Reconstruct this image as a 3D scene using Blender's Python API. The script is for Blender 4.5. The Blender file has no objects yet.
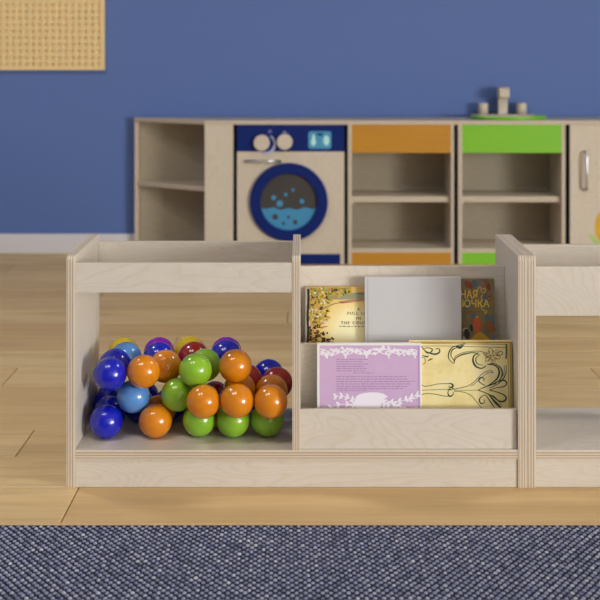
import bpy, bmesh, math, random
import numpy as np
from mathutils import Vector, Matrix, noise as mnoise
from math import pi, sin, cos, tan, radians as RAD

SC = bpy.context.scene
COL = SC.collection
random.seed(7)
CAMZ, F, CX, CY, D = .872, 1300.0, 303.0, 52.0, 2.6      # lens geometry read off the photo

# ------------------------------------------------------------------ objects
def link(o, parent=None):
    COL.objects.link(o)
    if parent is not None:
        o.parent = parent
    return o

def thing(name, label, cat, loc=(0, 0, 0), rot=(0, 0, 0), group=None):
    o = bpy.data.objects.new(name, None)
    o.empty_display_size = .05
    o.location = loc
    o.rotation_euler = rot
    tag(o, label, cat, group)
    return link(o)

def tag(o, label=None, cat=None, group=None, kind=None):
    if label: o['label'] = label
    if cat: o['category'] = cat
    if group: o['group'] = group
    if kind: o['kind'] = kind
    return o

def mesh_obj(name, bm, mats, parent=None, loc=(0, 0, 0), smooth=False):
    me = bpy.data.meshes.new(name)
    bm.normal_update()
    bm.to_mesh(me)
    bm.free()
    for m in (mats if isinstance(mats, (list, tuple)) else [mats]):
        me.materials.append(m)
    if smooth:
        for p in me.polygons: p.use_smooth = True
    o = bpy.data.objects.new(name, me)
    o.location = loc
    return link(o, parent)

# ------------------------------------------------------------------ materials
def srgb(r, g, b):
    def f(c):
        c /= 255.0
        return c / 12.92 if c <= .04045 else ((c + .055) / 1.055) ** 2.4
    return (f(r), f(g), f(b), 1)

class NT:
    def __init__(self, name):
        self.m = bpy.data.materials.new(name)
        self.m.use_nodes = True
        self.t = self.m.node_tree
        self.b = self.t.nodes['Principled BSDF']
    def n(self, typ, **kw):
        nd = self.t.nodes.new(typ)
        for k, v in kw.items():
            if k.startswith('i_'):
                key = k[2:]
                key = int(key) if key.isdigit() else key
                nd.inputs[key].default_value = v
            else:
                setattr(nd, k, v)
        return nd
    def l(self, a, b): self.t.links.new(a, b)
    def ramp(self, fac, stops, interp='LINEAR'):
        r = self.n('ShaderNodeValToRGB')
        r.color_ramp.interpolation = interp
        e = r.color_ramp.elements
        while len(e) > 1: e.remove(e[-1])
        e[0].position, e[0].color = stops[0]
        for p, c in stops[1:]:
            x = e.new(p); x.color = c
        self.l(fac, r.inputs[0])
        return r.outputs[0]
    def mix(self, fac, a, b, typ='MIX'):
        nd = self.n('ShaderNodeMix', data_type='RGBA', blend_type=typ)
        for s, v in ((0, fac), (6, a), (7, b)):
            if hasattr(v, 'node'): self.l(v, nd.inputs[s])
            else: nd.inputs[s].default_value = v
        return nd.outputs[2]
    def math(self, op, a, b=None):
        nd = self.n('ShaderNodeMath', operation=op)
        for i, v in enumerate((a, b)):
            if v is None: continue
            if hasattr(v, 'node'): self.l(v, nd.inputs[i])
            else: nd.inputs[i].default_value = v
        return nd.outputs[0]
    def coords(self, kind, scale=(1, 1, 1), loc=(0, 0, 0)):
        c = self.n('ShaderNodeTexCoord')
        mp = self.n('ShaderNodeMapping')
        mp.inputs['Scale'].default_value = scale
        mp.inputs['Location'].default_value = loc
        self.l(c.outputs[kind], mp.inputs[0])
        return mp.outputs[0]
    def noise(self, vec, scale, detail=3, rough=.5, dist=0):
        nd = self.n('ShaderNodeTexNoise')
        nd.inputs['Scale'].default_value = scale
        nd.inputs['Detail'].default_value = detail
        nd.inputs['Roughness'].default_value = rough
        nd.inputs['Distortion'].default_value = dist
        self.l(vec, nd.inputs['Vector'])
        return nd.outputs[0]
    def bump(self, h, strength=.2, dist=.001):
        nd = self.n('ShaderNodeBump')
        nd.inputs['Strength'].default_value = strength
        nd.inputs['Distance'].default_value = dist
        self.l(h, nd.inputs['Height'])
        self.l(nd.outputs[0], self.b.inputs['Normal'])
    def set(self, color=None, rough=None, **kw):
        if color is not None:
            if hasattr(color, 'node'): self.l(color, self.b.inputs['Base Color'])
            else: self.b.inputs['Base Color'].default_value = color
        if rough is not None: self.b.inputs['Roughness'].default_value = rough
        for k, v in kw.items():
            self.b.inputs[k.replace('_', ' ')].default_value = v
        return self.m

def plain(name, color, rough=.5, **kw):
    return NT(name).set(color, rough, **kw)

def birch(name, scale, tint=(1, 1, 1)):
    """pale birch veneer; scale is small along the grain"""
    t = NT(name)
    v = t.coords('Object', scale, (3.1, 1.7, 5.3))
    big = t.noise(v, 1.0, 2, .5, .4)
    rings = t.math('FRACT', t.math('MULTIPLY', big, 26.0))
    line = t.ramp(rings, [(0, (0, 0, 0, 1)), (.55, (0, 0, 0, 1)), (.93, (1, 1, 1, 1)), (1, (0, 0, 0, 1))])
    fine = t.noise(t.coords('Object', tuple(s * 14 for s in scale)), 1.0, 4, .65)
    patch = t.noise(v, .45, 2)
    c = t.mix(t.ramp(patch, [(.3, (0, 0, 0, 1)), (.7, (1, 1, 1, 1))]),
              (.695 * tint[0], .642 * tint[1], .56 * tint[2], 1), (.645 * tint[0], .585 * tint[1], .49 * tint[2], 1))
    c = t.mix(t.math('MULTIPLY', line, .25), c, (.52 * tint[0], .42 * tint[1], .27 * tint[2], 1))
    c = t.mix(t.math('MULTIPLY', t.ramp(fine, [(.35, (0, 0, 0, 1)), (.75, (1, 1, 1, 1))]), .22), c,
              (.56 * tint[0], .47 * tint[1], .36 * tint[2], 1))
    t.bump(fine, .06, .0006)
    return t.set(c, .42)

def plywood_edge(name, axis, stretch):
    t = NT(name)
    c = t.n('ShaderNodeTexCoord')
    s = t.n('ShaderNodeSeparateXYZ')
    t.l(c.outputs['Generated'], s.inputs[0])
    wob = t.noise(t.coords('Object', stretch), 1.0, 3, .6)
    u = t.math('ADD', s.outputs[axis], t.math('MULTIPLY', t.math('SUBTRACT', wob, .5), .06))
    L = (.74, .655, .53, 1); M = (.47, .37, .26, 1); K = (.28, .205, .13, 1)
    col = t.ramp(u, [(0, L), (.09, L), (.12, M), (.22, M), (.25, L), (.35, L), (.375, K), (.41, M), (.50, M), (.53, L),
                     (.63, L), (.655, K), (.69, M), (.78, M), (.81, L), (.88, L), (.91, M), (.94, L), (1, L)])
    spk = t.noise(t.coords('Object', (260, 260, 260)), 1, 2)
    col = t.mix(t.math('MULTIPLY', spk, .22), col, (.45, .36, .26, 1))
    return t.set(col, .5)

M = {}
M['birch_x'] = birch('birch_grain_across', (2.2, 9, 9))
M['birch_y'] = birch('birch_grain_deep', (9, 2.2, 9))
M['birch_z'] = birch('birch_grain_up', (9, 9, 2.2))
for g_, sc_ in (('x', (2.2, 9, 9)), ('y', (9, 2.2, 9)), ('z', (9, 9, 2.2))):
    M['kitchen_' + g_] = birch('warm_birch_' + g_, sc_, (.93, .895, .83))
M['kitchen_back_shade'] = birch('shade_dark_back_board', (2.2, 9, 9), (.56, .53, .45))  # birch darkened so the cabinets' interior shade is painted into the board
M['edge_x'] = plywood_edge('plywood_edge_upright', 0, (1, 14, 14))
M['edge_y'] = plywood_edge('plywood_edge_board', 1, (14, 1, 14))
M['edge_z'] = plywood_edge('plywood_edge_shelf', 2, (14, 14, 1))
M['navy'] = plain('navy_laminate', srgb(4, 32, 104), .55, Specular_IOR_Level=.2)
M['orange'] = None
for nm, c1, c2 in (('orange', srgb(196, 140, 30), srgb(182, 124, 20)), ('lime', srgb(124, 194, 30), srgb(118, 188, 26))):
    t = NT(nm + '_stained_panel')
    f = t.noise(t.coords('Object', (3, 20, 40)), 1, 4)
    M[nm] = t.set(t.mix(f, c1, c2), .45)
M['black'] = plain('black_gap_shade', (.003, .003, .004, 1), .7, Specular_IOR_Level=.1)  # black colour standing in for shade in the gaps between units
M['steel'] = plain('brushed_steel', (.62, .62, .62, 1), .3, Metallic=1.0)
M['greyplastic'] = plain('grey_plastic', srgb(120, 120, 122), .4)
M['glassprint'] = plain('charcoal_print', srgb(66, 64, 62), .35)
M['water'] = plain('blue_print', srgb(62, 140, 185), .4)
M['lightblue'] = plain('sky_blue_print', srgb(70, 150, 190), .4)
M['mint'] = plain('pale_mint_print', srgb(185, 235, 230), .4)
M['white'] = plain('white_paper', srgb(238, 236, 235), .55)
M['pages'] = plain('page_edges', srgb(225, 216, 196), .8)

# wall paint
t = NT('blue_wall_paint')
f = t.noise(t.coords('Object', (90, 90, 90)), 1, 3)
t.bump(f, .08, .001)
M['wall'] = t.set(t.mix(t.noise(t.coords('Object', (.8, .8, .8)), 1, 2), (.100, .168, .41, 1), (.093, .158, .39, 1)), .75)
M['offwhite'] = plain('offwhite_paint', srgb(176, 176, 176), .8)
M['trimwhite'] = plain('white_trim_paint', srgb(216, 214, 216), .45)

# oak planks: each plank an island
t = NT('oak_planks')
g = t.n('ShaderNodeNewGeometry')
rnd = g.outputs['Random Per Island']
cmb = t.n('ShaderNodeCombineXYZ')
t.l(t.math('MULTIPLY', rnd, 37.0), cmb.inputs[0]); t.l(t.math('MULTIPLY', rnd, 91.0), cmb.inputs[1])
add = t.n('ShaderNodeVectorMath', operation='ADD')
t.l(t.coords('Object', (1.0, 7.5, 7.5)), add.inputs[0]); t.l(cmb.outputs[0], add.inputs[1])
v = add.outputs[0]
gr = t.noise(v, 1.6, 4, .6, .5)
add2 = t.n('ShaderNodeVectorMath', operation='ADD')
t.l(t.coords('Object', (5, 90, 90)), add2.inputs[0]); t.l(cmb.outputs[0], add2.inputs[1])
fg = t.noise(add2.outputs[0], 1, 5, .6)
c = t.ramp(gr, [(.25, (.56, .37, .155, 1)), (.45, (.76, .55, .265, 1)), (.62, (.84, .625, .32, 1)), (.8, (.76, .55, .27, 1))])
c = t.mix(t.math('MULTIPLY', t.ramp(fg, [(.4, (0, 0, 0, 1)), (.72, (1, 1, 1, 1))]), .30), c, (.42, .25, .11, 1))
c = t.mix(t.math('MULTIPLY', t.ramp(rnd, [(0, (0, 0, 0, 1)), (1, (1, 1, 1, 1))]), .65), c, (.58, .37, .16, 1))
t.bump(fg, .05, .0006)
M['floor'] = t.set(c, .5, Specular_IOR_Level=.28)
M['floor_gap'] = plain('dark_floor_joint', (.10, .055, .025, 1), .8)

# rug: every loop an island
t = NT('denim_loop_yarn')
g = t.n('ShaderNodeNewGeometry')
big = t.noise(t.coords('Object', (3, 60, 1)), 1, 3)
r2 = t.math('ADD', g.outputs['Random Per Island'], t.math('MULTIPLY', t.math('SUBTRACT', big, .5), .35))
c = t.ramp(r2, [(0, srgb(106, 112, 142)), (.3, srgb(136, 141, 170)), (.75, srgb(150, 155, 182)), (.95, srgb(170, 174, 196)), (1.0, srgb(190, 194, 208))])
t.bump(t.noise(t.coords('Object', (900, 900, 900)), 1, 2), .3, .001)
M['yarn'] = t.set(c, .95)
M['rugbase'] = plain('dark_rug_backing', srgb(18, 22, 42), .95)

# balls
BALLC = {'blue': srgb(10, 24, 180), 'sky': srgb(88, 146, 212), 'orange': srgb(216, 132, 12), 'green': srgb(136, 188, 44),
         'yellow': srgb(244, 212, 24), 'red': srgb(150, 18, 5), 'purple': srgb(158, 14, 206)}
for k, cc in BALLC.items():
    M['ball_' + k] = plain(k + '_ball_plastic', cc, .24, Coat_Weight=.5, Coat_Roughness=.10, Subsurface_Weight=.15, Subsurface_Scale=.02)

# ------------------------------------------------------------------ geometry helpers
def bevel_sharp(bm, w, seg=2):
    if w > 0:
        bmesh.ops.bevel(bm, geom=[e for e in bm.edges], offset=w, segments=seg, profile=.6, affect='EDGES')

def box_bm(x0, x1, y0, y1, z0, z1, bev=0, seg=2, bm=None):
    own = bm is None
    b = bmesh.new()
    vs = [b.verts.new(p) for p in ((x0, y0, z0), (x1, y0, z0), (x1, y1, z0), (x0, y1, z0), (x0, y0, z1), (x1, y0, z1), (x1, y1, z1), (x0, y1, z1))]
    for f in ((0, 3, 2, 1), (4, 5, 6, 7), (0, 1, 5, 4), (1, 2, 6, 5), (2, 3, 7, 6), (3, 0, 4, 7)):
        b.faces.new([vs[i] for i in f])
    bevel_sharp(b, bev, seg)
    if own: return b
    return merge(bm, b)

def merge(dst, src):
    mp = {v: dst.verts.new(v.co) for v in src.verts}
    for f in src.faces:
        try:
            nf = dst.faces.new([mp[v] for v in f.verts]); nf.material_index = f.material_index; nf.smooth = f.smooth
        except ValueError: pass
    src.free()
    return dst

def board(name, x0, x1, y0, y1, z0, z1, thick, grain, parent, bev=.0012, face=None, edge=None):
    """a plywood board: broad faces veneer, narrow faces show the plies"""
    bm = box_bm(x0, x1, y0, y1, z0, z1, bev)
    bm.normal_update()
    for f in bm.faces:
        f.material_index = 0 if abs(f.normal[thick]) > .72 else 1
    return mesh_obj(name, bm, [face or M['birch_' + grain], edge or M['edge_' + 'xyz'[thick]]], parent)

def side_panel(name, x0, x1, depth, height, parent, r=.012, bev=.0012, z0=0):
    """upright with rounded front top corner"""
    pts = [(0, z0), (depth, z0)]
    for k in range(7):
        a = pi / 2 * k / 6
        pts.append((depth - .004 + .004 * cos(a), height - .004 + .004 * sin(a)))
    for k in range(9):
        a = pi / 2 + pi / 2 * k / 8
        pts.append((r + r * cos(a), height - r + r * sin(a)))
    bm = bmesh.new()
    lo = [bm.verts.new((x0, y, z)) for y, z in pts]
    hi = [bm.verts.new((x1, y, z)) for y, z in pts]
    f0 = bm.faces.new(lo[::-1]); f1 = bm.faces.new(hi)
    n = len(pts)
    for i in range(n):
        bm.faces.new((lo[i], lo[(i + 1) % n], hi[(i + 1) % n], hi[i]))
    bmesh.ops.recalc_face_normals(bm, faces=bm.faces)
    ee = [e for e in bm.edges if abs(e.verts[0].co.x - e.verts[1].co.x) < 1e-6]
    bmesh.ops.bevel(bm, geom=ee, offset=bev, segments=2, profile=.6, affect='EDGES')
    bm.normal_update()
    for f in bm.faces:
        f.material_index = 0 if abs(f.normal[0]) > .72 else 1
    return mesh_obj(name, bm, [M['birch_z'], M['edge_x']], parent)

def lathe(profile, seg=32, axis='z', bm=None, center=(0, 0, 0)):
    b = bm or bmesh.new()
    rings = []
    def P(r, h, a):
        if axis == 'z': p = (r * cos(a), r * sin(a), h)
        elif axis == 'y': p = (r * cos(a), h, r * sin(a))
        else: p = (h, r * cos(a), r * sin(a))
        return (p[0] + center[0], p[1] + center[1], p[2] + center[2])
    for r, h in profile:
        if r < 1e-7: rings.append([b.verts.new(P(0, h, 0))])
        else: rings.append([b.verts.new(P(r, h, 2 * pi * k / seg)) for k in range(seg)])
    fs = []
    for A, B in zip(rings, rings[1:]):
        for k in range(seg):
            k2 = (k + 1) % seg
            if len(A) == 1 and len(B) == 1: continue
            if len(A) == 1: fs.append(b.faces.new((A[0], B[k2], B[k])))
            elif len(B) == 1: fs.append(b.faces.new((A[k], A[k2], B[0])))
            else: fs.append(b.faces.new((A[k], A[k2], B[k2], B[k])))
    bmesh.ops.recalc_face_normals(b, faces=fs)
    return b

def tube(path, r, seg=12, bm=None):
    b = bm or bmesh.new()
    pts = [Vector(p) for p in path]
    rings = []
    up = Vector((0, 0, 1))
    for i, p in enumerate(pts):
        d = (pts[min(i + 1, len(pts) - 1)] - pts[max(i - 1, 0)]).normalized()
        s = d.cross(Vector((1, 0, 0)))
        if s.length < .1: s = d.cross(up)
        s.normalize(); t2 = d.cross(s)
        rings.append([b.verts.new(p + r * (cos(2 * pi * k / seg) * s + sin(2 * pi * k / seg) * t2)) for k in range(seg)])
    fs = []
    for A, B in zip(rings, rings[1:]):
        for k in range(seg):
            fs.append(b.faces.new((A[k], A[(k + 1) % seg], B[(k + 1) % seg], B[k])))
    fs.append(b.faces.new(rings[0][::-1])); fs.append(b.faces.new(rings[-1]))
    bmesh.ops.recalc_face_normals(b, faces=fs)
    return b

def smooth_curve(pts, n=8):
    P = [Vector((p[0], p[1])) for p in pts]
    if len(P) < 3: return P
    Q = [2 * P[0] - P[1]] + P + [2 * P[-1] - P[-2]]
    out = []
    for i in range(1, len(Q) - 2):
        for k in range(n):
            u = k / n
            a, b, c, d = Q[i - 1], Q[i], Q[i + 1], Q[i + 2]
            out.append(.5 * ((2 * b) + (c - a) * u + (2 * a - 5 * b + 4 * c - d) * u * u + (3 * b - a - 3 * c + d) * u ** 3))
    out.append(P[-1])
    return out

def ribbon(bm, pts, w, y=0, taper=True, mi=0, swell=None):
    """flat printed stroke in the x-z plane facing -y; pts (x,z)"""
    n = len(pts)
    L = []
    for i, p in enumerate(pts):
        d = (pts[min(i + 1, n - 1)] - pts[max(i - 1, 0)])
        if d.length < 1e-9: d = Vector((1, 0))
        d.normalize()
        s = Vector((-d.y, d.x))
        u = i / (n - 1)
        ww = w * (.35 + .65 * sin(pi * u)) if taper else w
        if swell: ww = w * (1 + swell * max(0, sin(pi * u)) ** 3)
        L.append((bm.verts.new((p.x + s.x * ww / 2, y, p.y + s.y * ww / 2)), bm.verts.new((p.x - s.x * ww / 2, y, p.y - s.y * ww / 2))))
    for (a, b), (c, d) in zip(L, L[1:]):
        f = bm.faces.new((a, b, d, c)); f.material_index = mi

def flat_poly(bm, pts, y=0, mi=0):
    f = bm.faces.new([bm.verts.new((p[0], y, p[1])) for p in pts])
    f.material_index = mi
    f.normal_update()
    if f.normal.y > 0: f.normal_flip()
    return f

def ellipse(cx, cz, rx, rz, a=0, n=14):
    return [(cx + rx * cos(2 * pi * k / n) * cos(a) - rz * sin(2 * pi * k / n) * sin(a),
             cz + rx * cos(2 * pi * k / n) * sin(a) + rz * sin(2 * pi * k / n) * cos(a)) for k in range(n)]

def leaf(cx, cz, l, w, a, n=10):
    out = []
    for k in range(n):
        u = 2 * pi * k / n
        x = l / 2 * cos(u); z = w / 2 * sin(u) * (1 - .35 * cos(u))
        out.append((cx + x * cos(a) - z * sin(a), cz + x * sin(a) + z * cos(a)))
    return out

def text_obj(name, body, size, x, z, y, mat, parent, align='CENTER', spacing=1.0, offset=0.0, sx=1.0, word=1.0):
    cu = bpy.data.curves.new(name, 'FONT')
    cu.body = body; cu.size = size; cu.align_x = align
    cu.space_character = spacing; cu.space_word = word; cu.offset = offset
    cu.fill_mode = 'FRONT'; cu.resolution_u = 3
    tmp = bpy.data.objects.new('tmp', cu)
    COL.objects.link(tmp)
    dg = bpy.context.evaluated_depsgraph_get()
    me = bpy.data.meshes.new_from_object(tmp.evaluated_get(dg))
    bpy.data.objects.remove(tmp); bpy.data.curves.remove(cu)
    me.name = name
    for v in me.vertices:
        v.co = Vector((v.co.x * sx + x, y, v.co.y + z))
    me.materials.clear(); me.materials.append(mat)
    o = bpy.data.objects.new(name, me)
    return link(o, parent)

# ------------------------------------------------------------------ the setting
YW = 3.04                                     # back wall
bm = bmesh.new()
PW, PL = .197, 1.58
off = {-1: .95, 0: -.449, 1: .30, 2: -.62, 3: .10, 4: -1.2, 5: -.787, 6: -.21, 7: -.383, 8: .55, 9: -.05, 10: .31, 11: -.72, 12: .21, 13: -.5, 14: .4, 15: -.1}
XL, XR, YF = -4.2, 7.0, -8.2
k0 = int((YF - .006 + PW) // PW) - 1
for k in range(k0, 18):
    y1 = .006 + PW * (k + 0); y0 = y1 - PW
    o0 = off.get(k, random.uniform(-.7, .7))
    j = math.floor((XL - o0) / PL)
    x = o0 + j * PL
    while x < XR - .001:
        xa, xb = max(x, XL), min(x + PL, XR)
        ya, yb = max(y0, YF), min(y1, YW)
        if xb - xa > .01 and yb - ya > .01:
            g_ = .0010
            box_bm(xa + g_, xb - g_, ya + g_, yb - g_, -.012, 0, .0014, 1, bm)
        x += PL
i0 = len(bm.faces)
box_bm(XL, XR, YF, YW, -.03, -.0125, 0, 1, bm)
bm.faces.ensure_lookup_table()
for f in bm.faces[i0:]: f.material_index = 1
tag(mesh_obj('floor', bm, [M['floor'], M['floor_gap']]), kind='structure')
tag(mesh_obj('wall_back', box_bm(XL, XR, YW, YW + .1, -.03, 2.75), M['wall']), kind='structure')
tag(mesh_obj('wall_left', box_bm(XL - .1, XL, YF, YW + .1, -.03, 2.75), M['wall']), kind='structure')
tag(mesh_obj('ceiling', box_bm(XL - .1, XR + .1, YF, YW + .1, 2.75, 2.85), M['offwhite']), kind='structure')
tag(mesh_obj('wall_front', box_bm(XL - .1, XR + .1, YF - .1, YF, -.03, 2.75), M['offwhite']), kind='structure')
WY0, WY1, WZ0, WZ1 = -7.9, -4.3, .12, 1.9                 # long low window in the right-hand wall
bm = box_bm(XR, XR + .1, YF, WY0, -.03, 2.75)
box_bm(XR, XR + .1, WY1, YW + .1, -.03, 2.75, 0, 1, bm)
box_bm(XR, XR + .1, WY0, WY1, -.03, WZ0, 0, 1, bm)
box_bm(XR, XR + .1, WY0, WY1, WZ1, 2.75, 0, 1, bm)
tag(mesh_obj('wall_right', bm, M['wall']), kind='structure')
bm = bmesh.new()
for k in range(5):
    a = WY0 + (WY1 - WY0 - .05) * k / 4
    box_bm(XR + .04, XR + .09, a, a + .05, WZ0, WZ1, 0, 1, bm)
for a in (WZ0, WZ1 - .05): box_bm(XR + .04, XR + .09, WY0, WY1, a, a + .05, 0, 1, bm)
tag(mesh_obj('window_1', bm, M['trimwhite']), kind='structure')
bm = box_bm(XL + .001, XR - .001, YW - .014, YW - .0005, 0, .0845, .003)
tag(mesh_obj('baseboard_back', bm, M['trimwhite']), kind='structure')

# ------------------------------------------------------------------ rug
def make_rug():
    X0, X1, Y0, Y1, H = -1.45, 1.45, -1.25, -.2295, .009
    px, py = .0138, .0200
    base = []
    for r, z in ((1.0, 0.0), (.92, .55), (.55, .93)):
        base.append([(r * cos(2 * pi * k / 7), r * sin(2 * pi * k / 7), z) for k in range(7)])
    tpl = np.array([p for ring in base for p in ring] + [(0, 0, 1.0)])
    faces = []
    for a in (0, 7):
        for k in range(7):
            faces.append((a + k, a + (k + 1) % 7, a + 7 + (k + 1) % 7, a + 7 + k))
    tris = [(14 + k, 14 + (k + 1) % 7, 21) for k in range(7)]
    rng = np.random.default_rng(5)
    cx, cy = [], []
    ny = int((Y1 - Y0) / (py / 2)); nx = int((X1 - X0) / px)
    for j in range(ny):
        y = Y1 - .0085 - j * py / 2
        xs = X0 + .01 + (np.arange(nx) + (j % 2) * .5) * px
        cx.append(xs); cy.append(np.full(nx, y))
    cx = np.concatenate(cx); cy = np.concatenate(cy)
    n = len(cx)
    cx = cx + rng.normal(0, .0003, n) + .003 * np.sin(cy * 7 + cx * 1.5); cy = cy + rng.normal(0, .0004, n)
    cy = np.minimum(cy, Y1 - .008)
    sx = .0038 * rng.uniform(.9, 1.1, n); sy = .0052 * rng.uniform(.9, 1.1, n); sz = .0034 * rng.uniform(.8, 1.15, n)
    an = rng.normal(0, .12, n)
    V = np.empty((n, 22, 3))
    lx = tpl[None, :, 0] * sx[:, None]; ly = tpl[None, :, 1] * sy[:, None]
    V[:, :, 0] = cx[:, None] + lx * np.cos(an)[:, None] - ly * np.sin(an)[:, None]
    V[:, :, 1] = cy[:, None] + lx * np.sin(an)[:, None] + ly * np.cos(an)[:, None]
    V[:, :, 2] = H - .001 + tpl[None, :, 2] * sz[:, None]
    V = V.reshape(-1, 3)
    q = (np.array(faces)[None] + (np.arange(n) * 22)[:, None, None]).reshape(-1, 4)
    tr = (np.array(tris)[None] + (np.arange(n) * 22)[:, None, None]).reshape(-1, 3)
    nb = len(V)
    bx = np.array([(x, y, z) for z in (0, H) for x, y in ((X0, Y0), (X1, Y0), (X1, Y1), (X0, Y1))])
    bq = np.array([(0, 3, 2, 1), (4, 5, 6, 7), (0, 1, 5, 4), (1, 2, 6, 5), (2, 3, 7, 6), (3, 0, 4, 7)]) + nb
    V = np.concatenate([V, bx]); q = np.concatenate([q, bq])
    me = bpy.data.meshes.new('rug')
    me.vertices.add(len(V)); me.vertices.foreach_set('co', V.ravel().astype(np.float32))
    loops = np.concatenate([q.ravel(), tr.ravel()])
    me.loops.add(len(loops)); me.loops.foreach_set('vertex_index', loops.astype(np.int32))
    starts = np.concatenate([np.arange(len(q)) * 4, len(q) * 4 + np.arange(len(tr)) * 3])
    me.polygons.add(len(starts)); me.polygons.foreach_set('loop_start', starts.astype(np.int32))
    mi = np.zeros(len(starts), np.int32); mi[len(q) - 6:len(q)] = 1
    me.polygons.foreach_set('material_index', mi)
    sm = np.ones(len(starts), bool); sm[len(q) - 6:len(q)] = False
    me.polygons.foreach_set('use_smooth', sm)
    me.update(calc_edges=True); me.validate()
    me.materials.append(M['yarn']); me.materials.append(M['rugbase'])
    o = link(bpy.data.objects.new('rug', me))
    tag(o, 'dark blue and grey woven loop rug lying on the plank floor', 'rug')
make_rug()

# ------------------------------------------------------------------ the low storage units
TH, DEP, HT = .0175, .312, .4640
u = thing('toy_storage_unit', 'low birch plywood storage unit with a bin of balls and tiered book pockets', 'storage unit', (0, 0, 0))
side_panel('side_panel', -.4735, -.4735 + TH, DEP, HT, u)
side_panel('divider', -.0215, -.0053, DEP, HT, u, z0=.0755)
side_panel('side_panel', .448 - TH, .448, DEP, HT, u)
xa, xm0, xm1, xb = -.456, -.0215, -.0053, .4305
# the deck passes under the divider: the divider stands on it, so its front lip runs the full width
board('bottom_shelf', xa, xb, .001, DEP, .0565, .0755, 2, 'x', u)
board('kick_board', xa, xb, .004, .020, 0, .0565, 1, 'x', u)
board('front_rail', xa, xm0, .0015, .0165, .3905, .4495, 1, 'x', u, .0009)
board('back_rail', xa, xm0, DEP - .016, DEP - .001, .3905, .4495, 1, 'x', u, .0009)
board('pocket_panel', xm1, xb - .0015, .010, .022, .0755, .1545, 1, 'x', u, .0009)
board('pocket_panel', xm1, xb - .002, .078, .090, .0755, .271, 1, 'x', u, .0009)
board('back_panel', xm1, xb, .175, .189, .0755, .4148, 1, 'x', u, .0009)
board('pocket_floor', xm1, xb, .090, .175, .148, .160, 2, 'x', u, .0005)

u2 = thing('toy_storage_unit', 'empty low birch plywood storage unit cut off by the right edge of the photo', 'storage unit', (0, 0, 0))
XE = 1.30
side_panel('side_panel', .4485, .4485 + TH, DEP, HT, u2)
side_panel('side_panel', XE - TH, XE, DEP, HT, u2)
xa2, xb2 = .4485 + TH, XE - TH
board('bottom_shelf', xa2, xb2, .001, DEP, .0565, .0755, 2, 'x', u2)
board('kick_board', xa2, xb2, .004, .020, 0, .0565, 1, 'x', u2)
board('front_rail', xa2, xb2, .0015, .0165, .344, .4425, 1, 'x', u2, .0009)
board('back_rail', xa2, xb2, DEP - .016, DEP - .001, .344, .4425, 1, 'x', u2, .0009)

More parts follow.
